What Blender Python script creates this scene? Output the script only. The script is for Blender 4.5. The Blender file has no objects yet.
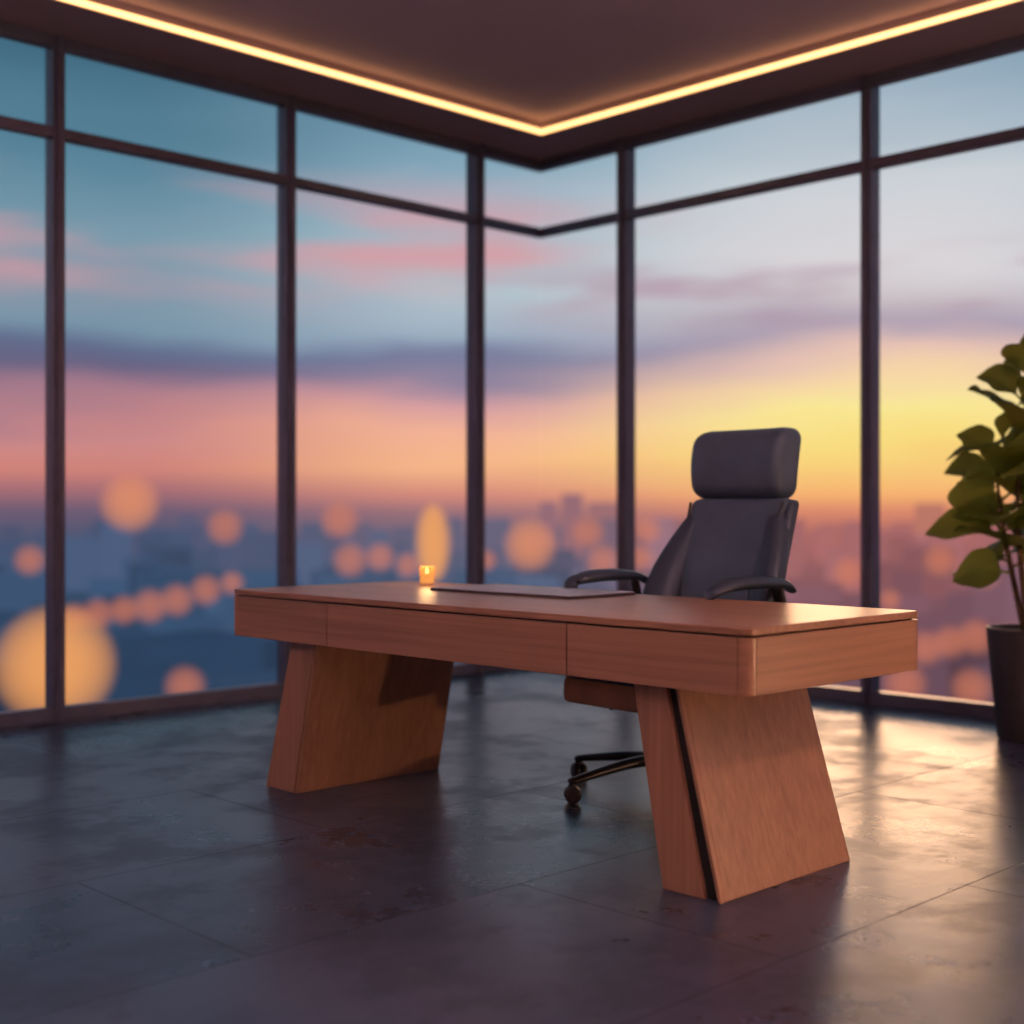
import bpy, bmesh, math, random
from mathutils import Vector, Matrix
random.seed(7)
scene = bpy.context.scene
try:
    scene.view_settings.view_transform = 'Standard'
    scene.view_settings.look = 'None'
except Exception as e:
    print(e)

F = 1342.0; H = 1.07; HZ = 510.0
CAM = Vector((-6.648, -6.534, H))
TH = math.radians(-44.29)
FW = Vector((-math.sin(TH), math.cos(TH), 0)); RT = Vector((math.cos(TH), math.sin(TH), 0))
CH = 3.47

def off(x, y, z=0.0):
    return Vector((CAM.x + x, CAM.y + y, z))
def lin(c):
    o = []
    for v in c[:3]:
        v = v / 255.0
        o.append(v / 12.92 if v <= 0.04045 else ((v + 0.055) / 1.055) ** 2.4)
    return tuple(o) + (1.0,)

# ------------------------------------------------------------ node helpers
class NT:
    def __init__(s, tree): s.t = tree; s.n = tree.nodes; s.l = tree.links
    def new(s, typ, **kw):
        n = s.n.new(typ)
        for k, v in kw.items(): setattr(n, k, v)
        return n
    def put(s, sock, v):
        if isinstance(v, bpy.types.NodeSocket): s.l.new(v, sock)
        elif v is not None: sock.default_value = v
    def math(s, op, a, b=None, c=None, clamp=False):
        n = s.new('ShaderNodeMath', operation=op); n.use_clamp = clamp
        s.put(n.inputs[0], a)
        if b is not None: s.put(n.inputs[1], b)
        if c is not None: s.put(n.inputs[2], c)
        return n.outputs[0]
    def mix(s, f, a, b, mode='MIX'):
        n = s.new('ShaderNodeMixRGB', blend_type=mode)
        s.put(n.inputs[0], f); s.put(n.inputs[1], a); s.put(n.inputs[2], b)
        return n.outputs[0]
    def smooth(s, v, a, b):
        n = s.new('ShaderNodeMapRange', interpolation_type='SMOOTHSTEP')
        s.put(n.inputs[0], v); n.inputs[1].default_value = a; n.inputs[2].default_value = b
        return n.outputs[0]
    def noise(s, vec, scale, detail=4, rough=0.5):
        n = s.new('ShaderNodeTexNoise')
        if vec is not None: s.put(n.inputs['Vector'], vec)
        n.inputs['Scale'].default_value = scale; n.inputs['Detail'].default_value = detail
        n.inputs['Roughness'].default_value = rough
        return n.outputs[0]
    def ramp(s, f, stops, interp='LINEAR'):
        n = s.new('ShaderNodeValToRGB'); r = n.color_ramp; r.interpolation = interp
        while len(r.elements) > 1: r.elements.remove(r.elements[-1])
        r.elements[0].position = stops[0][0]; r.elements[0].color = stops[0][1]
        for p, c in stops[1:]:
            e = r.elements.new(p); e.color = c
        s.put(n.inputs[0], f)
        return n.outputs[0]

def newmat(name):
    m = bpy.data.materials.new(name); m.use_nodes = True
    t = NT(m.node_tree)
    b = m.node_tree.nodes['Principled BSDF']
    return m, t, b

# ------------------------------------------------------------ world (dusk sky)
RAMPS = {
 'L': [(900,(28,42,60)),(690,(40,60,84)),(600,(52,76,104)),(540,(76,88,116)),(510,(112,94,118)),(490,(170,112,120)),
       (465,(212,134,124)),(430,(210,140,138)),(400,(172,126,142)),(375,(106,102,134)),(350,(100,112,144)),(320,(124,152,172)),
       (250,(124,158,176)),(150,(92,136,158)),(60,(68,110,132)),(-100,(35,70,98))],
 'M': [(900,(40,50,75)),(690,(58,76,100)),(600,(74,90,116)),(540,(108,102,124)),(512,(160,116,124)),(495,(218,142,126)),
       (465,(254,188,140)),(430,(250,184,154)),(395,(222,164,166)),(370,(152,136,162)),(345,(122,128,160)),(320,(160,178,198)),
       (270,(182,200,210)),(180,(150,184,202)),(60,(108,148,172)),(-100,(60,95,128))],
 'R': [(900,(60,50,65)),(690,(104,74,84)),(600,(126,86,96)),(540,(172,106,102)),(512,(222,138,110)),(495,(252,180,115)),
       (465,(255,224,130)),(425,(255,238,154)),(390,(253,220,170)),(365,(236,198,184)),(340,(182,166,184)),(315,(204,192,198)),
       (270,(222,218,222)),(200,(208,214,220)),(100,(158,180,197)),(60,(138,164,184)),(-100,(80,110,140))]}
def e_of(y): return (HZ - y) / F * 0.98
E0, E1 = -0.3, 0.46
def pos_of(y): return max(0, min(1, (e_of(y) - E0) / (E1 - E0)))

w = bpy.data.worlds.new('dusk_sky'); scene.world = w; w.use_nodes = True
w.node_tree.nodes.clear(); t = NT(w.node_tree)
tc = t.new('ShaderNodeTexCoord'); sep = t.new('ShaderNodeSeparateXYZ'); t.put(sep.inputs[0], tc.outputs['Generated'])
X, Y, Z = sep.outputs
ln = t.math('SQRT', t.math('ADD', t.math('MULTIPLY', X, X), t.math('MULTIPLY', Y, Y)))
ln = t.math('MAXIMUM', ln, 0.001)
el = t.math('DIVIDE', Z, ln)
SUNREL = 15.5
SA = math.radians(44.29 + SUNREL); SX, SY = math.sin(SA), math.cos(SA)
cd = t.math('DIVIDE', t.math('ADD', t.math('MULTIPLY', X, SX), t.math('MULTIPLY', Y, SY)), ln)
dang = t.math('MULTIPLY', t.math('ARCCOSINE', t.math('MINIMUM', cd, 1.0)), 180 / math.pi)
def cvec(kx, kz):
    c = t.new('ShaderNodeCombineXYZ')
    t.put(c.inputs[0], t.math('MULTIPLY', X, kx)); t.put(c.inputs[1], t.math('MULTIPLY', Y, kx)); t.put(c.inputs[2], t.math('MULTIPLY', el, kz))
    return c.outputs[0]
nz = t.noise(cvec(3.2, 13), 1.0, 3, 0.45)
amp = t.math('MULTIPLY', t.smooth(el, 0.01, 0.06), 0.10)
el2 = t.math('ADD', el, t.math('MULTIPLY', t.math('SUBTRACT', nz, 0.5), amp))
f = t.math('DIVIDE', t.math('SUBTRACT', el2, E0), E1 - E0, clamp=True)
cols = {k: t.ramp(f, [(pos_of(y), lin(c)) for y, c in v]) for k, v in RAMPS.items()}
c = t.mix(t.smooth(dang, 2, 18), cols['R'], cols['M'])
c = t.mix(t.smooth(dang, 17, 32), c, cols['L'])
n2 = t.noise(cvec(4.0, 26), 1.0, 3, 0.5)
bandA = t.math('MULTIPLY', t.smooth(el, 0.13, 0.19), t.smooth(el, 0.26, 0.205))
mA = t.math('MULTIPLY', t.math('MULTIPLY', bandA, t.smooth(n2, 0.34, 0.62)), t.smooth(dang, 6, 16))
c = t.mix(t.math('MULTIPLY', mA, 0.8), c, lin((226, 156, 162)))
n3 = t.noise(cvec(5.0, 30), 1.3, 3, 0.5)
bandB = t.math('MULTIPLY', t.smooth(el, 0.125, 0.15), t.smooth(el, 0.20, 0.165))
mB = t.math('MULTIPLY', t.math('MULTIPLY', bandB, t.smooth(n3, 0.46, 0.66)), t.smooth(dang, 20, 9))
c = t.mix(t.math('MULTIPLY', mB, 0.6), c, lin((180, 140, 162)))
bg = t.new('ShaderNodeBackground'); t.put(bg.inputs[0], c); bg.inputs[1].default_value = 1.0
wo = t.new('ShaderNodeOutputWorld'); t.l.new(bg.outputs[0], wo.inputs[0])

# ------------------------------------------------------------ materials
def wood(name, axis, dark=(146, 100, 72), light=(192, 140, 106), rough=0.36):
    m, t, b = newmat(name)
    tc = t.new('ShaderNodeTexCoord'); mp = t.new('ShaderNodeMapping'); t.put(mp.inputs[0], tc.outputs['Object'])
    sc = [60, 60, 60]; sc[axis] = 1.2; mp.inputs['Scale'].default_value = sc
    n = t.noise(mp.outputs[0], 1.0, 5, 0.55)
    mp2 = t.new('ShaderNodeMapping'); t.put(mp2.inputs[0], tc.outputs['Object'])
    sc = [7, 7, 7]; sc[axis] = 0.3; mp2.inputs['Scale'].default_value = sc
    n2 = t.noise(mp2.outputs[0], 1.0, 3, 0.5)
    v = t.math('ADD', t.math('MULTIPLY', n, 0.6), t.math('MULTIPLY', n2, 0.4))
    c = t.ramp(v, [(0.26, lin(dark)), (0.74, lin(light))])
    t.put(b.inputs['Base Color'], c)
    t.put(b.inputs['Roughness'], t.math('ADD', t.math('MULTIPLY', n, 0.12), rough - 0.06))
    bp = t.new('ShaderNodeBump'); bp.inputs['Strength'].default_value = 0.05; bp.inputs['Distance'].default_value = 0.002
    t.put(bp.inputs['Height'], n); t.put(b.inputs['Normal'], bp.outputs[0])
    return m
def plain(name, col, rough=0.5, metal=0.0, nscale=30, var=0.15, bump=0.0, spec=0.5):
    m, t, b = newmat(name)
    tc = t.new('ShaderNodeTexCoord')
    n = t.noise(tc.outputs['Object'], nscale, 4, 0.5)
    L = lin(col)
    a = tuple(x * (1 - var) for x in L[:3]) + (1,); z = tuple(min(1, x * (1 + var)) for x in L[:3]) + (1,)
    t.put(b.inputs['Base Color'], t.ramp(n, [(0.3, a), (0.7, z)]))
    b.inputs['Roughness'].default_value = rough; b.inputs['Metallic'].default_value = metal
    b.inputs['Specular IOR Level'].default_value = spec
    if bump:
        bp = t.new('ShaderNodeBump'); bp.inputs['Strength'].default_value = bump; bp.inputs['Distance'].default_value = 0.002
        t.put(bp.inputs['Height'], t.noise(tc.outputs['Object'], nscale * 8, 3, 0.6)); t.put(b.inputs['Normal'], bp.outputs[0])
    return m
def emis(name, col, strength, alpha=1.0, soft=False):
    m, t, b = newmat(name); m.node_tree.nodes.remove(b)
    o = m.node_tree.nodes['Material Output']
    e = t.new('ShaderNodeEmission'); e.inputs[0].default_value = col; e.inputs[1].default_value = strength
    if soft:
        tr = t.new('ShaderNodeBsdfTransparent'); mx = t.new('ShaderNodeMixShader')
        lw = t.new('ShaderNodeLayerWeight'); lw.inputs[0].default_value = 0.5
        cs = t.math('SUBTRACT', 1.0, lw.outputs['Facing'])
        t.put(mx.inputs[0], t.math('MULTIPLY', t.math('POWER', cs, 1.9), alpha))
        t.l.new(tr.outputs[0], mx.inputs[1]); t.l.new(e.outputs[0], mx.inputs[2]); t.l.new(mx.outputs[0], o.inputs[0])
    else: t.l.new(e.outputs[0], o.inputs[0])
    return m
M_woodY = wood('walnut_wood_long', 1)
M_woodZ = wood('walnut_wood_upright', 2)
M_woodX = wood('walnut_wood_cross', 0)
M_gap = plain('dark_recess', (22, 15, 13), 0.7)
M_frame = plain('bronze_aluminium', (112, 110, 124), 0.34, 0.35, 12, 0.1)
M_leather = plain('black_leather', (60, 68, 84), 0.40, 0, 10, 0.12, 0.15)
M_leather2 = plain('soft_grey_leather', (80, 92, 110), 0.42, 0, 10, 0.1, 0.15)
M_pipe = plain('seam_piping', (30, 30, 36), 0.5)
M_seat = plain('brown_leather', (240, 182, 140), 0.5, 0, 10, 0.1, 0.1)
M_plastic = plain('black_nylon', (42, 38, 42), 0.35)
M_metal = plain('dark_metal', (60, 58, 62), 0.3, 0.9)
M_pot = plain('charcoal_ceramic', (66, 58, 60), 0.5)
M_soil = plain('potting_soil', (50, 36, 26), 0.95, 0, 60, 0.4)
M_stem = plain('plant_bark', (110, 84, 56), 0.8, 0, 40, 0.3)
M_pad = plain('desk_pad_leather', (178, 176, 186), 0.4, 0, 20, 0.05)
M_padedge = plain('desk_pad_edge', (70, 60, 62), 0.4)
M_wall = plain('dark_plaster', (130, 112, 116), 0.8)
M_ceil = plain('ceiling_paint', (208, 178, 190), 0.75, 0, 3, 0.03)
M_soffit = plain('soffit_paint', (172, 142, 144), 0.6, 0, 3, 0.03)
M_led = emis('led_strip_glow', (1.0, 0.54, 0.20, 1), 2.9)
M_flame = emis('candle_flame', (1.0, 0.55, 0.15, 1), 9.0)
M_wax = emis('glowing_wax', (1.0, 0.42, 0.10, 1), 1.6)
M_shade = emis('lamp_shade_glow', (1.0, 0.55, 0.28, 1), 2.0)  # glowing shade of the added low warm fill light

def leafmat():
    m, t, b = newmat('leaf_green')
    tc = t.new('ShaderNodeTexCoord'); n = t.noise(tc.outputs['Object'], 5, 3)
    t.put(b.inputs['Base Color'], t.ramp(n, [(0.3, lin((66, 96, 44))), (0.7, lin((128, 146, 66)))]))
    b.inputs['Roughness'].default_value = 0.4
    o = m.node_tree.nodes['Material Output']
    tl = t.new('ShaderNodeBsdfTranslucent'); tl.inputs[0].default_value = lin((195, 190, 82))
    mx = t.new('ShaderNodeMixShader'); mx.inputs[0].default_value = 0.45
    t.l.new(b.outputs[0], mx.inputs[1]); t.l.new(tl.outputs[0], mx.inputs[2]); t.l.new(mx.outputs[0], o.inputs[0])
    return m
M_leaf = leafmat()
def glassmat():
    m, t, b = newmat('clear_window_glass'); m.node_tree.nodes.remove(b)
    o = m.node_tree.nodes['Material Output']
    tr = t.new('ShaderNodeBsdfTransparent'); tr.inputs[0].default_value = (0.98, 0.98, 0.98, 1)
    g = t.new('ShaderNodeBsdfGlossy'); g.inputs['Roughness'].default_value = 0.16
    fr = t.new('ShaderNodeFresnel'); fr.inputs[0].default_value = 1.25
    mx = t.new('ShaderNodeMixShader'); t.put(mx.inputs[0], t.math('MULTIPLY', fr.outputs[0], 0.5))
    t.l.new(tr.outputs[0], mx.inputs[1]); t.l.new(g.outputs[0], mx.inputs[2]); t.l.new(mx.outputs[0], o.inputs[0])
    return m
M_glass = glassmat()
def tumbler():
    m, t, b = newmat('amber_glass')
    b.inputs['Base Color'].default_value = lin((255, 190, 110)); b.inputs['Roughness'].default_value = 0.08
    b.inputs['Alpha'].default_value = 0.35
    return m
M_tumbler = tumbler()
def floormat():
    m, t, b = newmat('slate_floor_tiles')
    tc = t.new('ShaderNodeTexCoord')
    mp = t.new('ShaderNodeMapping'); t.put(mp.inputs[0], tc.outputs['Object']); mp.inputs['Location'].default_value = (0.35, 0.2, 0)
    br = t.new('ShaderNodeTexBrick'); t.put(br.inputs['Vector'], mp.outputs[0])
    br.inputs['Scale'].default_value = 1.0; br.inputs['Mortar Size'].default_value = 0.0035; br.inputs['Mortar Smooth'].default_value = 0.4
    br.inputs['Brick Width'].default_value = 1.8; br.inputs['Row Height'].default_value = 0.9; br.offset = 0.5
    br.inputs['Color1'].default_value = (0.25, 0.25, 0.25, 1); br.inputs['Color2'].default_value = (0.75, 0.75, 0.75, 1)
    br.inputs['Mortar'].default_value = (0.5, 0.5, 0.5, 1)
    n = t.noise(tc.outputs['Object'], 1.1, 6, 0.6)
    n2 = t.noise(tc.outputs['Object'], 5.0, 8, 0.72)
    patch = t.smooth(t.noise(tc.outputs['Object'], 2.3, 8, 0.68), 0.47, 0.60)
    v = t.math('ADD', t.math('MULTIPLY', n, 0.35), t.math('MULTIPLY', n2, 0.4))
    v = t.math('ADD', v, t.math('MULTIPLY', br.outputs['Color'], 0.25))
    c = t.ramp(v, [(0.32, lin((38, 47, 64))), (0.5, lin((58, 67, 86))), (0.68, lin((82, 90, 108)))])
    c = t.mix(t.math('MULTIPLY', patch, 0.35), c, lin((34, 40, 54)))
    c = t.mix(t.math('MULTIPLY', br.outputs['Fac'], 0.5), c, lin((18, 20, 26)))
    t.put(b.inputs['Base Color'], c)
    r = t.math('ADD', t.math('MULTIPLY', t.math('ADD', n, n2), 0.16), 0.10)
    r = t.math('ADD', r, t.math('MULTIPLY', br.outputs['Color'], 0.06))
    r = t.math('ADD', r, t.math('MULTIPLY', patch, 0.09))
    r = t.math('ADD', r, t.math('MULTIPLY', br.outputs['Fac'], 0.25))
    t.put(b.inputs['Roughness'], r)
    b.inputs['IOR'].default_value = 1.7
    b.inputs['Specular IOR Level'].default_value = 0.55
    bp = t.new('ShaderNodeBump'); bp.inputs['Strength'].default_value = 0.4; bp.inputs['Distance'].default_value = 0.003
    n4 = t.noise(tc.outputs['Object'], 3.0, 3, 0.5)
    hh = t.math('SUBTRACT', t.math('ADD', t.math('MULTIPLY', n4, 1.5), t.math('MULTIPLY', n2, 1.1)), t.math('MULTIPLY', br.outputs['Fac'], 0.7))
    hh = t.math('SUBTRACT', hh, t.math('MULTIPLY', patch, 0.25))
    t.put(bp.inputs['Height'], hh); t.put(b.inputs['Normal'], bp.outputs[0])
    return m
M_floor = floormat()

# ------------------------------------------------------------ mesh helpers
def link(ob, parent=None):
    scene.collection.objects.link(ob)
    if parent is not None: ob.parent = parent
    return ob
def empty(name, loc=(0, 0, 0), rz=0):
    e = bpy.data.objects.new(name, None); e.empty_display_size = 0.1
    e.location = loc; e.rotation_euler = (0, 0, rz)
    return link(e)
def mesh(name, verts, faces, mat, parent=None, smooth=False, bevel=0, seg=2):
    me = bpy.data.meshes.new(name); me.from_pydata([tuple(v) for v in verts], [], faces)
    bm = bmesh.new(); bm.from_mesh(me)
    bmesh.ops.recalc_face_normals(bm, faces=bm.faces)
    bm.to_mesh(me); bm.free()
    if mat: me.materials.append(mat)
    ob = bpy.data.objects.new(name, me); link(ob, parent)
    if bevel:
        md = ob.modifiers.new('bevel', 'BEVEL'); md.width = bevel; md.segments = seg; md.limit_method = 'ANGLE'
    if smooth:
        for p in me.polygons: p.use_smooth = True
    return ob
CF = [(0, 1, 2, 3), (7, 6, 5, 4), (0, 4, 5, 1), (1, 5, 6, 2), (2, 6, 7, 3), (3, 7, 4, 0)]
def box(name, a, b, mat, parent=None, bevel=0, seg=2):
    (x0, y0, z0), (x1, y1, z1) = a, b
    v = [(x0, y0, z0), (x1, y0, z0), (x1, y1, z0), (x0, y1, z0), (x0, y0, z1), (x1, y0, z1), (x1, y1, z1), (x0, y1, z1)]
    return mesh(name, v, CF, mat, parent, False, bevel, seg)
def prism(name, bot, top, mat, parent=None, bevel=0, seg=2):
    n = len(bot)
    f = [tuple(range(n)), tuple(range(2 * n - 1, n - 1, -1))] + [(i, (i + 1) % n, n + (i + 1) % n, n + i) for i in range(n)]
    return mesh(name, list(bot) + list(top), f, mat, parent, False, bevel, seg)
def roundrect(x0, y0, x1, y1, r, z, n=6):
    out = []
    for cx, cy, a0 in ((x1 - r, y1 - r, 0), (x0 + r, y1 - r, 90), (x0 + r, y0 + r, 180), (x1 - r, y0 + r, 270)):
        for i in range(n + 1):
            a = math.radians(a0 + 90 * i / n); out.append((cx + r * math.cos(a), cy + r * math.sin(a), z))
    return out
def rbox(name, size, r, mat, parent, fn=None, n=14):
    hx, hy, hz = [s / 2 for s in size]; r = min(r, hx, hy, hz)
    bm = bmesh.new(); idx = {}
    def key(p): return tuple(round(c, 5) for c in p)
    def vert(p):
        k = key(p)
        if k not in idx:
            q = Vector((p[0] * hx, p[1] * hy, p[2] * hz))
            inn = Vector((max(-(hx - r), min(hx - r, q.x)), max(-(hy - r), min(hy - r, q.y)), max(-(hz - r), min(hz - r, q.z))))
            d = q - inn
            if d.length > 1e-9: q = inn + d.normalized() * r
            if fn: q = Vector(fn(q))
            idx[k] = bm.verts.new(q)
        return idx[k]
    g = [math.sin(math.pi / 2 * (-1 + 2 * i / n)) for i in range(n + 1)]
    for ax in range(3):
        for s in (-1, 1):
            for i in range(n):
                for j in range(n):
                    q = []
                    for (u, v) in ((g[i], g[j]), (g[i + 1], g[j]), (g[i + 1], g[j + 1]), (g[i], g[j + 1])):
                        p = [0, 0, 0]; p[ax] = s; p[(ax + 1) % 3] = u; p[(ax + 2) % 3] = v; q.append(vert(p))
                    try: bm.faces.new(q)
                    except ValueError: pass
    bmesh.ops.recalc_face_normals(bm, faces=bm.faces)
    me = bpy.data.meshes.new(name); bm.to_mesh(me); bm.free(); me.materials.append(mat)
    for p in me.polygons: p.use_smooth = True
    return link(bpy.data.objects.new(name, me), parent)
def catmull(pts, k=6):
    pts = [Vector(p) for p in pts]; P = [2 * pts[0] - pts[1]] + pts + [2 * pts[-1] - pts[-2]]; out = []
    for i in range(1, len(P) - 2):
        for j in range(k):
            s = j / k; a, b, c, d = P[i - 1], P[i], P[i + 1], P[i + 2]
            out.append(0.5 * ((2 * b) + (c - a) * s + (2 * a - 5 * b + 4 * c - d) * s * s + (3 * b - a - 3 * c + d) * s ** 3))
    out.append(pts[-1]); return out
def sweep(name, pts, rad, mat, parent, flat=1.0, n=12, side=Vector((0, 1, 0)), k=6):
    C = catmull(pts, k); m = len(C); V = []; Fc = []
    for i, p in enumerate(C):
        tg = (C[min(i + 1, m - 1)] - C[max(i - 1, 0)]).normalized()
        s = (side - tg * side.dot(tg)).normalized(); u = tg.cross(s)
        f = i / (m - 1) * (len(rad) - 1); a = int(min(f, len(rad) - 2)); r = rad[a] + (rad[a + 1] - rad[a]) * (f - a)
        for j in range(n):
            an = 2 * math.pi * j / n
            V.append(p + s * (r * math.cos(an)) + u * (r * flat * math.sin(an)))
    for i in range(m - 1):
        for j in range(n): Fc.append((i * n + j, i * n + (j + 1) % n, (i + 1) * n + (j + 1) % n, (i + 1) * n + j))
    Fc.append(tuple(range(n))); Fc.append(tuple((m - 1) * n + j for j in range(n)))
    return mesh(name, V, Fc, mat, parent, True)
def lathe(name, prof, mat, parent, center=(0, 0, 0), n=32, smooth=True):
    V = []; Fc = []; m = len(prof)
    for r, z in prof:
        for j in range(n):
            a = 2 * math.pi * j / n
            V.append((r * math.cos(a), r * math.sin(a), z))
    V = [(x + center[0], y + center[1], z + center[2]) for x, y, z in V]
    for i in range(m - 1):
        for j in range(n): Fc.append((i * n + j, i * n + (j + 1) % n, (i + 1) * n + (j + 1) % n, (i + 1) * n + j))
    Fc.append(tuple(range(n))); Fc.append(tuple((m - 1) * n + j for j in range(n)))
    ob = mesh(name, V, Fc, mat, parent, smooth)
    if smooth:
        md = ob.modifiers.new('es', 'EDGE_SPLIT'); md.split_angle = math.radians(40)
    return ob

# ------------------------------------------------------------ room shell
R = 9.6
box('floor', (-R, -R, -0.12), (0.12, 0.12, 0), M_floor)
D = 0.51; TR = 0.085
ce = empty('ceiling')
box('soffit_window_side', (-R, -D, CH), (0.12, 0.12, CH + 0.25), M_soffit, ce)
box('soffit_east', (-D, -R, CH), (0.12, -D, CH + 0.25), M_soffit, ce)
box('soffit_back', (-R, -R, CH), (-D, -R + D, CH + 0.25), M_soffit, ce)
box('soffit_west', (-R, -R + D, CH), (-R + D, -D, CH + 0.25), M_soffit, ce)
box('tray_panel', (-R + D, -R + D, CH + TR), (-D, -D, CH + 0.25), M_ceil, ce)
led = empty('led_cove_light')
zz0, zz1 = CH + 0.006, CH + 0.034; th = 0.012
box('strip_a', (-R + D + .02, -D - th, zz0), (-D - .0, -D - 0.0005, zz1), M_led, led)
box('strip_b', (-D - th, -R + D + .02, zz0), (-D - 0.0005, -D - th - .001, zz1), M_led, led)
box('strip_c', (-R + D + .02, -R + D + 0.0005, zz0), (-D - .02, -R + D + th, zz1), M_led, led)
box('strip_d', (-R + D + 0.0005, -R + D + .02, zz0), (-R + D + th, -D - .02, zz1), M_led, led)
box('wall_back', (-R - 0.12, -R - 0.12, -0.12), (0.12, -R, CH + 0.25), M_wall)
box('wall_west', (-R - 0.12, -R, -0.12), (-R, 0.12, CH + 0.25), M_wall)
box('baseboard_back', (-R, -R, 0), (-0.1, -R + 0.015, 0.1), M_frame)
box('baseboard_west', (-R, -R + 0.015, 0), (-R + 0.015, -0.1, 0.1), M_frame)

TZ = 2.98; FD = 0.075
def wpt(side, s, d, z):
    return (-s, -d, z) if side == 'L' else (-d, -s, z)
def wbox(name, side, s0, s1, d0, d1, z0, z1, mat, parent=None, bevel=0.004):
    a = wpt(side, s0, d0, z0); b = wpt(side, s1, d1, z1)
    return box(name, tuple(min(p, q) for p, q in zip(a, b)), tuple(max(p, q) for p, q in zip(a, b)), mat, parent, bevel)
trim = 1; win = 1
for side, mull in (('L', [0.632, 2.13, 3.545, 5.0, 6.45, 7.9, 9.35]), ('R', [0.804, 2.59, 4.38, 6.17, 7.96, 9.35])):
    for s in mull:
        e = empty('trim_%d' % trim); trim += 1
        wbox('mullion_post', side, s - 0.032, s + 0.032, 0.0, FD, 0.0, CH, M_frame, e)
        wbox('mullion_cap', side, s - 0.016, s + 0.016, FD, FD + 0.024, 0.0, CH, M_frame, e)
        wbox('mullion_outer', side, s - 0.020, s + 0.020, -0.05, -0.012, 0.0, CH, M_frame, e)
    edges = [0.0] + mull + [R]
    for i in range(len(edges) - 1):
        a = edges[i] + (0.032 if i else 0.0); b = edges[i + 1] - (0.032 if i < len(edges) - 2 else 0)
        if b - a < 0.1: continue
        e = empty('window_%d' % win); win += 1
        a2 = a
        if i == 0 and side == 'R': a2 = FD
        wbox('sill', side, a2, b, 0.0, FD, 0.0, 0.07, M_frame, e)
        wbox('head', side, a2, b, 0.0, FD, CH - 0.06, CH, M_frame, e)
        wbox('transom', side, a2, b, 0.0, FD, TZ - 0.027, TZ + 0.027, M_frame, e)
        wbox('glass_lower', side, a, b, -0.012, -0.004, 0.0, TZ, M_glass, e, 0)
        wbox('glass_upper', side, a, b, -0.012, -0.004, TZ, CH, M_glass, e, 0)

# ------------------------------------------------------------ desk
dk = empty('executive_desk', off(0, 0, 0))
X0, X1, Y0, Y1 = 2.90, 3.805, 2.085, 4.56
ZT, ZB = 0.759, 0.578
prism('desk_top', roundrect(X0, Y0, X1, Y1, 0.035, ZT - 0.022), roundrect(X0, Y0, X1, Y1, 0.035, ZT), M_woodY, dk, 0.004, 3)
i = 0.014
prism('carcass', roundrect(X0 + i, Y0 + i, X1 - i, Y1 - i, 0.03, ZB + 0.004), roundrect(X0 + i, Y0 + i, X1 - i, Y1 - i, 0.03, ZT - 0.022), M_gap, dk)
zt = ZT - 0.0265
seams = [Y0 + 0.034, 2.742, 3.93, Y1 - 0.034]
for k in range(3):
    box('drawer_front_%d' % (k + 1), (X0 + 0.001, seams[k] + 0.0025, ZB), (X0 + 0.03, seams[k + 1] - 0.0025, zt), M_woodY, dk, 0.0015)
box('back_panel', (X1 - 0.03, Y0 + 0.034, ZB), (X1 - 0.001, Y1 - 0.034, zt), M_woodY, dk, 0.0015)
def corner_post(name, cx, cy, sx, sy):
    r = 0.033; P = []; n = 6
    for q in range(n + 1):
        a = math.pi / 2 * q / n
        P.append((cx + sx * r * (1 - math.sin(a)), cy + sy * r * (1 - math.cos(a))))
    P.append((cx + sx * r, cy + sy * r))
    prism(name, [(x, y, ZB) for x, y in P], [(x, y, zt) for x, y in P], M_woodY, dk)
box('end_panel_near', (X0 + 0.0375, Y0 + 0.001, ZB), (X1 - 0.034, Y0 + 0.03, zt), M_woodX, dk, 0.0015)
box('end_panel_far', (X0 + 0.034, Y1 - 0.03, ZB), (X1 - 0.034, Y1 - 0.001, zt), M_woodX, dk, 0.0015)
corner_post('corner_1', X0 + .001, Y0 + .001, 1, 1); corner_post('corner_2', X1 - .001, Y0 + .001, -1, 1)
corner_post('corner_3', X0 + .001, Y1 - .001, 1, -1); corner_post('corner_4', X1 - .001, Y1 - .001, -1, -1)
box('underside', (X0 + 0.03, Y0 + 0.03, ZB + 0.001), (X1 - 0.03, Y1 - 0.03, ZB + 0.012), M_woodY, dk)
def leg(name, ya, yb, ta, tb, strip, xb0=3.60, xb1=3.572):
    xf0, xf1 = 2.95, 2.955; d = 0.018; lip = 0.012
    def quad(xa, xb, o, i, z): return [(xa, o, z), (xb, o, z), (xb, i, z), (xa, i, z)]
    zt_ = ZB + 0.002
    prism(name + '_front_cladding', quad(xf0, xf0 + d, ya + lip + strip, yb, 0), quad(xf1, xf1 + d, ta + lip + strip * .7, tb, zt_), M_woodZ, dk, 0.003)
    prism(name + '_edge_lip', quad(xf0, xf0 + d, ya, ya + lip, 0), quad(xf1, xf1 + d, ta, ta + lip, zt_), M_woodZ, dk, 0.002)
    prism(name + '_recess', quad(xf0 + d - .003, xf0 + d + .002, ya + lip, ya + lip + strip, 0), quad(xf1 + d - .003, xf1 + d + .002, ta + lip, ta + lip + strip * .7, zt_), M_gap, dk)
    prism(name + '_body', quad(xf0 + d, xb0, ya, yb, 0), quad(xf1 + d, xb1, ta, tb, zt_), M_woodZ, dk, 0.004)
leg('leg_near', 2.21, 2.415, 2.365, 2.53, 0.046)
leg('leg_far', 4.185, 4.39, 4.06, 4.225, 0.010, 3.66, 3.66)

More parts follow.
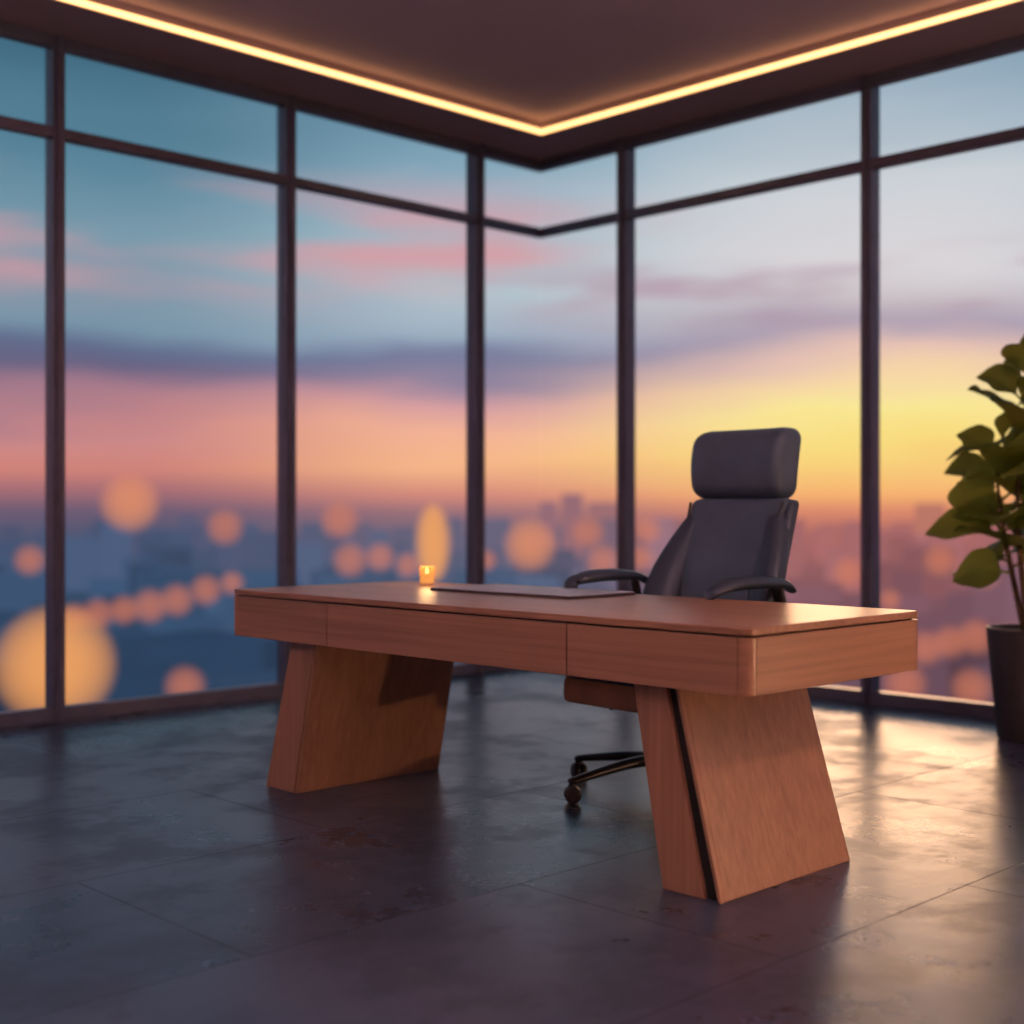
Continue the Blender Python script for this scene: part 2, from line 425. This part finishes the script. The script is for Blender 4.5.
# desk pad
dp = empty('desk_pad', off(0, 0, ZT))
prism('pad', roundrect(3.40, 3.20, 3.765, 3.95, 0.02, 0.0005), roundrect(3.40, 3.20, 3.765, 3.95, 0.02, 0.009), M_padedge, dp, 0.0015)
prism('pad_surface', roundrect(3.404, 3.204, 3.761, 3.946, 0.018, 0.009), roundrect(3.404, 3.204, 3.761, 3.946, 0.018, 0.012), M_pad, dp, 0.001)
# candle
cd_ = empty('votive_candle', off(3.63, 4.225, ZT))
lathe('glass_cup', [(0.026, 0.0005), (0.031, 0.004), (0.033, 0.075), (0.031, 0.075), (0.029, 0.008), (0.0, 0.007)], M_tumbler, cd_)
lathe('wax', [(0.0, 0.008), (0.0285, 0.008), (0.0295, 0.045), (0.0, 0.044)], M_wax, cd_)
lathe('flame', [(0.0, 0.046), (0.005, 0.052), (0.006, 0.058), (0.003, 0.068), (0.0, 0.076)], M_flame, cd_, n=12)
lp = bpy.data.lights.new('candle_glow', 'POINT'); lp.energy = 0.8; lp.color = (1, .55, .22); lp.shadow_soft_size = 0.03
lo = bpy.data.objects.new('candle_glow', lp); lo.location = (0, 0, 0.10); link(lo, cd_)

# ------------------------------------------------------------ office chair (faces local -X)
ch = empty('office_chair', off(3.955, 3.19, 0), math.radians(-4))
BO = 0.07
for k in range(5):
    a = math.radians(170 + 72 * k); dx, dy = math.cos(a), math.sin(a); L = 0.39
    sd = Vector((-dy, dx, 0))
    sweep('base_arm_%d' % (k + 1), [(dx * .02, dy * .02 + BO, .125), (dx * .15, dy * .15 + BO, .118), (dx * .30, dy * .30 + BO, .095), (dx * (L + .01), dy * (L + .01) + BO, .078)], [.032, .028, .023, .018], M_plastic, ch, 0.7, side=sd)
    cxp, cyp = dx * L, dy * L + BO
    ca = a + 1.1
    ax = Vector((math.cos(ca), math.sin(ca), 0))
    for sgn in (-1, 1):
        c0 = Vector((cxp, cyp, 0.031)) + ax * (sgn * 0.015)
        V = []; n = 20; prof = [(0.016, -.011), (0.028, -.010), (0.031, -.006), (0.031, .006), (0.028, .010), (0.016, .011)]
        pr = Vector((-ax.y, ax.x, 0))
        for r, z in prof:
            for j in range(n):
                an = 2 * math.pi * j / n
                V.append(c0 + ax * z + pr * (r * math.cos(an)) + Vector((0, 0, r * math.sin(an))))
        Fc = [(q * n + j, q * n + (j + 1) % n, (q + 1) * n + (j + 1) % n, (q + 1) * n + j) for q in range(5) for j in range(n)]
        Fc += [tuple(range(n)), tuple(5 * n + j for j in range(n))]
        mesh('caster_wheel_%d_%s' % (k + 1, 'a' if sgn < 0 else 'b'), V, Fc, M_plastic, ch, True)
    lathe('caster_stem_%d' % (k + 1), [(0, .03), (.011, .03), (.018, .05), (.016, .066), (.008, .08), (0, .08)], M_plastic, ch, (cxp, cyp, 0), 16)
lathe('base_hub', [(0, .085), (.045, .085), (.05, .10), (.045, .145), (.03, .155), (0, .155)], M_plastic, ch, (0, BO, 0))
lathe('gas_lift', [(.028, .15), (.028, .25), (.018, .25), (.018, .345)], M_metal, ch, (0, BO, 0))
rbox('tilt_mechanism', (.26, .18, .05), .015, M_plastic, ch, lambda q: (q.x + .02, q.y + .03, q.z + .335), 6)
sweep('height_lever', [(-.06, .05, .33), (-.08, .16, .325), (-.09, .24, .31)], [.006, .006, .012], M_plastic, ch, side=Vector((1, 0, 0)))
def seatfn(q):
    x, y, z = q
    z += .07 * max(0, x / .28) ** 2 * 0.3
    if x < -.12: z -= .9 * (x + .12) ** 2
    y *= 1 - .12 * max(0, -x / .28) ** 2
    return (x - .02, y + .045, z + .43)
rbox('seat_cushion', (.56, .55, .10), .045, M_leather, ch, lambda q: (lambda p: (p[0], p[1], p[2] + .055 - .02 * (1 if q.z > 0 else 0) * (1 - abs(q.y) / .27)))(seatfn(q)))
rbox('seat_shell', (.57, .56, .11), .035, M_seat, ch, lambda q: (lambda p: (p[0], p[1], p[2] - .015))(seatfn(q)))
def bx(z):
    return .215 + (z - .48) * .30 + .05 * math.sin((z - .48) / .64 * math.pi) * -0.6
def panelfn(q):
    h = (q.z + .31) / .62; z = .49 + h * .625
    wd = .56 + .40 * h
    y = q.y * wd - .015
    return (bx(z) + q.x - .25 * y * y - .008 * math.cos(y / .2), y, z)
rbox('back_panel', (.085, .50, .62), .03, M_leather2, ch, panelfn, 18)
for s in (-1, 1):
    pts = []
    for q in range(9):
        h = q / 8; z = .50 + h * .60; y = s * (.25 * (.56 + .40 * h) - .004) - .015
        pts.append((bx(z) - .25 * y * y - .040, y, z))
    sweep('back_piping_%d' % (1 if s < 0 else 2), pts, [.006, .006], M_pipe, ch, n=8, k=3)
def shellfn(q):
    h = (q.z + .31) / .62; z = .48 + h * .63
    wd = 1.0 + .14 * math.sin(min(1, h * 1.05) * math.pi) - .01 * h ** 3
    y = q.y * wd - .025 * h
    return (bx(z) + .055 + q.x - .75 * y * y, y, z)
rbox('back_shell', (.07, .50, .62), .03, M_leather, ch, shellfn, 18)
for s in (-1, 1):
    def wing(q, s=s):
        h = (q.z + .29) / .58; z = .48 + h * .60
        cy = .17 + .055 * (1 - h) + .05 * math.sin(h * math.pi) + .02 * h
        wz = .55 + .75 * math.sin(min(1, max(0, (1 - h) * 1.1 + .05)) * math.pi * .62)
        y = s * (cy + q.y * wz * s) - .015
        return (bx(z) - .005 + q.x * (0.8 + .5 * (1 - h)) - .055 * (1 - h) - 1.0 * (abs(y) - .13) ** 2, y, z)
    rbox('back_bolster_%d' % (1 if s < 0 else 2), (.11, .12, .58), .045, M_leather, ch, wing, 14)
def headfn(q):
    z = q.z + 1.25
    tt = q.z / .14
    return (bx(1.13) + .03 + q.x - .55 * q.y * q.y + (z - 1.13) * .10 - .03 * (1 - tt * tt) * (1 if q.x < 0 else .2), q.y * (1 + .03 * tt), z)
rbox('headrest', (.15, .46, .28), .055, M_leather2, ch, headfn, 18)
for s in (-1, 1):
    sweep('headrest_post_%d' % (1 if s < 0 else 2), [(bx(1.05) + .05, s * .12, 1.02), (bx(1.1) + .05, s * .12, 1.10), (bx(1.13) + .05, s * .12, 1.16)], [.012, .012, .012], M_metal, ch)
for s in (-1, 1):
    yy = s * .365
    sweep('armrest_%d' % (1 if s < 0 else 2), [(-.19, yy + s * -.03, .765), (-.175, yy, .79), (-.09, yy, .808), (.05, yy, .812), (.19, yy, .80), (.25, yy, .772)], [.018, .036, .052, .052, .036, .02], M_leather, ch, 0.48, 14)
    sweep('armrest_support_%d' % (1 if s < 0 else 2), [(.17, yy, .79), (.18, yy, .70), (.10, yy - s * .01, .56), (.0, yy - s * .05, .44), (-.02, s * .22, .385), (-.02, s * .08, .345)], [.022, .024, .026, .026, .022, .02], M_plastic, ch, 0.6)

# ------------------------------------------------------------ plant
pp = CAM + RT * 2.45 + FW * 6.27; pp.z = 0
pl = empty('potted_rubber_plant', pp)
lathe('pot', [(0, 0), (.165, 0), (.175, .015), (.222, .50), (.222, .52), (.208, .52), (.200, .49), (.0, .488)], M_pot, pl, n=48)
lathe('soil', [(0, .489), (.199, .489), (.19, .50), (.0, .508)], M_soil, pl)
stems = [[(-.03, .02, .49), (-.07, .04, .8), (-.09, .05, 1.1), (-.07, .03, 1.4), (-.05, .02, 1.74)],
         [(.03, -.02, .49), (.03, -.06, .8), (0.02, -.14, 1.1), (-.02, -.20, 1.4), (-.05, -.22, 1.66)],
         [(-.01, .05, .49), (-.05, .10, .8), (-.11, .12, 1.05), (-.13, .14, 1.36)]]
LV = []; LF = []
def leaf(base, dirv, L, W, droop, roll):
    dirv = dirv.normalized(); up = Vector((0, 0, 1)); sd = dirv.cross(up)
    if sd.length < .1: sd = Vector((1, 0, 0))
    sd.normalize(); nn = sd.cross(dirv).normalized()
    sd = (sd * math.cos(roll) + nn * math.sin(roll)).normalized(); nn = sd.cross(dirv).normalized()
    b0 = len(LV); n = 12; cols_ = (-1, -.6, -.08, .08, .6, 1)
    for i in range(n + 1):
        u = i / n
        if u < .2: prof = .05
        else:
            q = (u - .2) / .8; prof = (math.sin(math.pi * min(1, q ** .85)) ** .65) * (0.8 + .3 * q) if q < 1 else .02
            prof = max(prof, .05 if q < .5 else .02)
        wd = W * prof * .5
        c = base + dirv * (L * u) - up * (droop * L * u * u)
        for v in cols_:
            p = c + sd * (v * wd) + nn * (abs(v) * wd * .28 + .010 * math.sin(u * 13 + v * 3) * abs(v))
            p.x = min(p.x, -pp.x - .11)
            LV.append(p)
    for i in range(n):
        for j in range(5):
            a = b0 + i * 6 + j; LF.append((a, a + 1, a + 7, a + 6))
for si, st in enumerate(stems):
    sweep('stem_%d' % (si + 1), st, [.017, .014, .012, .009, .005], M_stem, pl, n=8)
    C = catmull(st, 10); m = len(C)
    cnt = [27, 21, 15][si]
    for q in range(cnt):
        u = .30 + .70 * q / (cnt - 1); p = C[int(u * (m - 1))]
        an = q * 2.4 + si * 1.3; tilt = .40 + 1.2 * u ** 4 + random.uniform(-.15, .3)
        d = Vector((math.cos(an), math.sin(an), tilt))
        L = random.uniform(.31, .41) * (1 - .12 * (u > .9))
        leaf(p.copy(), d, L, L * .74, random.uniform(.2, .55), random.uniform(-1.2, 1.2))
lf = mesh('foliage', LV, LF, M_leaf, pl, True)

# ------------------------------------------------------------ city outside
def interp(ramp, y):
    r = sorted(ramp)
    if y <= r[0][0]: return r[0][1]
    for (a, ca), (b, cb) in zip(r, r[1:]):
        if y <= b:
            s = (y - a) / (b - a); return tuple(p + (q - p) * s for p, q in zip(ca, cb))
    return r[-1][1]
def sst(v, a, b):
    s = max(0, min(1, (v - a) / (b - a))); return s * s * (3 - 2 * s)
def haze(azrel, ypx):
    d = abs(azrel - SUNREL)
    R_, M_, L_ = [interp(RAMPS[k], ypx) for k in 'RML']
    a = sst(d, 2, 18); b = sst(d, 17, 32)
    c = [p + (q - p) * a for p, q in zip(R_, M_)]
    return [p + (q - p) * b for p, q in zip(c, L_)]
GZ = -75.0
V = []; Fc = []; colr = []
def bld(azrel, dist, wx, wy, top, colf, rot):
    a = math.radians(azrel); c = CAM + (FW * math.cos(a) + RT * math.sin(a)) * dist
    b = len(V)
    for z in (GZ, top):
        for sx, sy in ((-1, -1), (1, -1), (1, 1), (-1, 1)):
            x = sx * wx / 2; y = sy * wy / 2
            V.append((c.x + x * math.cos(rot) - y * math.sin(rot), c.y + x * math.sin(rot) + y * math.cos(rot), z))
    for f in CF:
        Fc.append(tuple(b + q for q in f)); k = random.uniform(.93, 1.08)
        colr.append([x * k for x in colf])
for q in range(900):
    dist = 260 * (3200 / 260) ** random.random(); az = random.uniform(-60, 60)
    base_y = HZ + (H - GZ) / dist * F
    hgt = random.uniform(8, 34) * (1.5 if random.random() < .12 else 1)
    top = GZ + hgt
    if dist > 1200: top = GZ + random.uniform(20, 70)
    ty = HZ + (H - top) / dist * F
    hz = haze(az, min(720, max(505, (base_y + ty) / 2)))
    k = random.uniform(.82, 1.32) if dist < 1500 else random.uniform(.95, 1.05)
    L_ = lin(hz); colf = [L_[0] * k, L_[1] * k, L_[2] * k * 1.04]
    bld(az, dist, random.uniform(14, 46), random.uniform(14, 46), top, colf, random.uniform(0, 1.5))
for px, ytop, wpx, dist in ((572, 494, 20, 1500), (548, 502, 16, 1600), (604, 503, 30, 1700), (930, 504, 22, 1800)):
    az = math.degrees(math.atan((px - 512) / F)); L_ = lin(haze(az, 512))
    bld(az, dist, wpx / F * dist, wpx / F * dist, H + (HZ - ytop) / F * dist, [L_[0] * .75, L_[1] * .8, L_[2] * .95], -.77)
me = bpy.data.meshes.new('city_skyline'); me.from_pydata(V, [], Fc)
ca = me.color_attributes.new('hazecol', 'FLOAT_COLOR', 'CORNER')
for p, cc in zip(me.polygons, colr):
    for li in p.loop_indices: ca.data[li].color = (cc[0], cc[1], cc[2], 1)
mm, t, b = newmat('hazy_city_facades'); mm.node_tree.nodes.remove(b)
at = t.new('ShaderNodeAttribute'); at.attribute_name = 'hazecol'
em = t.new('ShaderNodeEmission'); t.l.new(at.outputs['Color'], em.inputs[0]); t.l.new(em.outputs[0], mm.node_tree.nodes['Material Output'].inputs[0])  # distance haze painted into the building colours and emitted
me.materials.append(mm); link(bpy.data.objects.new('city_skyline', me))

orbs = [(55, 665, 62, 2), (130, 503, 31, 1), (225, 527, 20, 0), (340, 520, 21, 0), (350, 560, 19, 0), (380, 557, 16, 0), (408, 565, 14, 0),
        (530, 545, 28, 1), (588, 532, 18, 0), (603, 562, 19, 0), (648, 530, 15, 0), (640, 558, 15, 0), (660, 585, 14, 0), (150, 606, 19, 0), (177, 600, 18, 0), (206, 590, 17, 0), (75, 618, 16, 0), (98, 614, 17, 0),
        (124, 610, 16, 0), (232, 583, 13, 0), (185, 686, 22, 0), (30, 560, 17, 0), (848, 572, 17, 0), (905, 683, 23, 0), (940, 560, 18, 0), (925, 648, 19, 0), (950, 642, 18, 0), (976, 637, 20, 0),
        (972, 688, 22, 0), (890, 600, 12, 0), (985, 575, 15, 0), (486, 560, 12, 0), (-60, 600, 20, 0), (-130, 560, 24, 1), (1090, 600, 20, 0), (1150, 560, 22, 1), (310, 600, 11, 0), (700, 610, 14, 0)]
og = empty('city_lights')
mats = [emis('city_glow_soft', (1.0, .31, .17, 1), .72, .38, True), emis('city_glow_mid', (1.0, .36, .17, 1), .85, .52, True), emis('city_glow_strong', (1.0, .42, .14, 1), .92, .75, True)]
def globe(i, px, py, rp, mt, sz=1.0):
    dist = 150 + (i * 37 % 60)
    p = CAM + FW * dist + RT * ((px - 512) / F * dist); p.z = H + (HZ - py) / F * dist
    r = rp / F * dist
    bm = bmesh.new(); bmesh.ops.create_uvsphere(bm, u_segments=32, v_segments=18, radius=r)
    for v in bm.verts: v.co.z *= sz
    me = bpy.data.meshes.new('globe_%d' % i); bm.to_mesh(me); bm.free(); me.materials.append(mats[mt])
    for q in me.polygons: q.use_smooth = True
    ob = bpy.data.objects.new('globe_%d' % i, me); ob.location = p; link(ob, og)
for i, (px, py, rp, mt) in enumerate(orbs): globe(i, px, py, rp, mt)
globe(100, 433, 543, 19, 2, 2.1)  # glowing oblong standing in for the candle's reflection in the glass

# ------------------------------------------------------------ added fill lights, all out of view
def fill_downlight(i, x, y, power, tx, ty, tz=0, size=.35, col=(1, .74, .55), blend=.9, ang=90, spec=1.0):  # unseen ceiling fixture added to fill the desk side
    e = empty('ceiling_downlight' if i == 0 else 'ceiling_downlight.%03d' % i, (x, y, CH + TR))
    lathe('trim_ring', [(.075, -.006), (.06, -.006), (.06, -.0005), (.075, -.0005)], M_metal, e)
    ld = bpy.data.lights.new('lamp', 'SPOT'); ld.energy = power; ld.color = col; ld.spot_size = math.radians(ang); ld.spot_blend = blend; ld.shadow_soft_size = size
    ld.specular_factor = spec
    lo = bpy.data.objects.new('lamp', ld); link(lo, e); lo.location = (0, 0, -.03)
    d = Vector((tx, ty, tz)) - Vector((x, y, CH + TR))
    lo.rotation_euler = d.to_track_quat('-Z', 'Y').to_euler()
fill_downlight(0, -6.8, -4.2, 60, -3.6, -3.2, col=(1, .86, .78))
fill_downlight(1, -2.9, -7.0, 160, -3.2, -3.4, 0.6, size=.25, col=(1, .68, .43), ang=46, spec=.2)
def fill_torchiere(i, x, y, power, col):  # unseen uplight added to brighten ceiling and room
    e = empty('torchiere_floor_lamp' if i == 0 else 'torchiere_floor_lamp.%03d' % i, (x, y, 0))
    lathe('base', [(0, 0), (.16, 0), (.16, .02), (.02, .03), (0, .03)], M_metal, e)
    lathe('pole', [(.012, .03), (.012, 1.70)], M_metal, e, n=12)
    lathe('bowl', [(0, 1.70), (.05, 1.70), (.13, 1.74), (.19, 1.82), (.185, 1.82), (.125, 1.75), (.05, 1.712), (0, 1.71)], M_metal, e)
    ld = bpy.data.lights.new('bulb', 'SPOT'); ld.energy = power; ld.color = col; ld.shadow_soft_size = .15
    ld.spot_size = math.radians(165); ld.spot_blend = .6
    lo = bpy.data.objects.new('bulb', ld); link(lo, e); lo.location = (0, 0, 1.84); lo.rotation_euler = (math.pi, 0, 0)
fill_torchiere(0, -7.6, -4.0, 520, (1, .78, .77))
fill_torchiere(1, -4.0, -7.6, 520, (1, .78, .77))
fill_torchiere(2, -8.4, -8.4, 200, (1, .78, .77))
gl = empty('globe_table_lamp', off(4.7, -0.2, 0))  # unseen low warm source added to light the legs under the desk
lathe('base', [(0, 0), (.09, 0), (.09, .02), (.03, .03), (.03, .30), (0, .30)], M_metal, gl)
lathe('shade', [(0, .30), (.07, .31), (.12, .36), (.14, .44), (.12, .52), (.07, .57), (0, .58)], M_shade, gl)
ld = bpy.data.lights.new('bulb', 'POINT'); ld.energy = 65; ld.color = (1, .56, .30); ld.shadow_soft_size = .05; ld.specular_factor = .3
lo = bpy.data.objects.new('bulb', ld); link(lo, gl); lo.location = (-.05, .20, .46)

# low setting sun, nearly spent
sd = bpy.data.lights.new('setting_sun', 'SUN'); sd.energy = 0.45; sd.color = (1, .55, .28); sd.angle = math.radians(12)
sd.specular_factor = 0.05
so = bpy.data.objects.new('setting_sun', sd); link(so)
ds = Vector((-SX, -SY, -math.tan(math.radians(5))))
so.rotation_euler = ds.to_track_quat('-Z', 'Y').to_euler(); so.location = (3, 3, 5)

# ------------------------------------------------------------ camera
cdn = bpy.data.cameras.new('camera'); cam = bpy.data.objects.new('camera', cdn); link(cam)
cam.location = CAM; cam.rotation_euler = (math.pi / 2, 0, TH)
cdn.sensor_width = 36; cdn.lens = F / 1024 * 36; cdn.shift_y = -(512 - HZ) / 1024
cdn.clip_end = 6000; cdn.clip_start = 0.05
cdn.dof.use_dof = True; cdn.dof.focus_distance = 4.3; cdn.dof.aperture_fstop = 1.2
scene.camera = cam
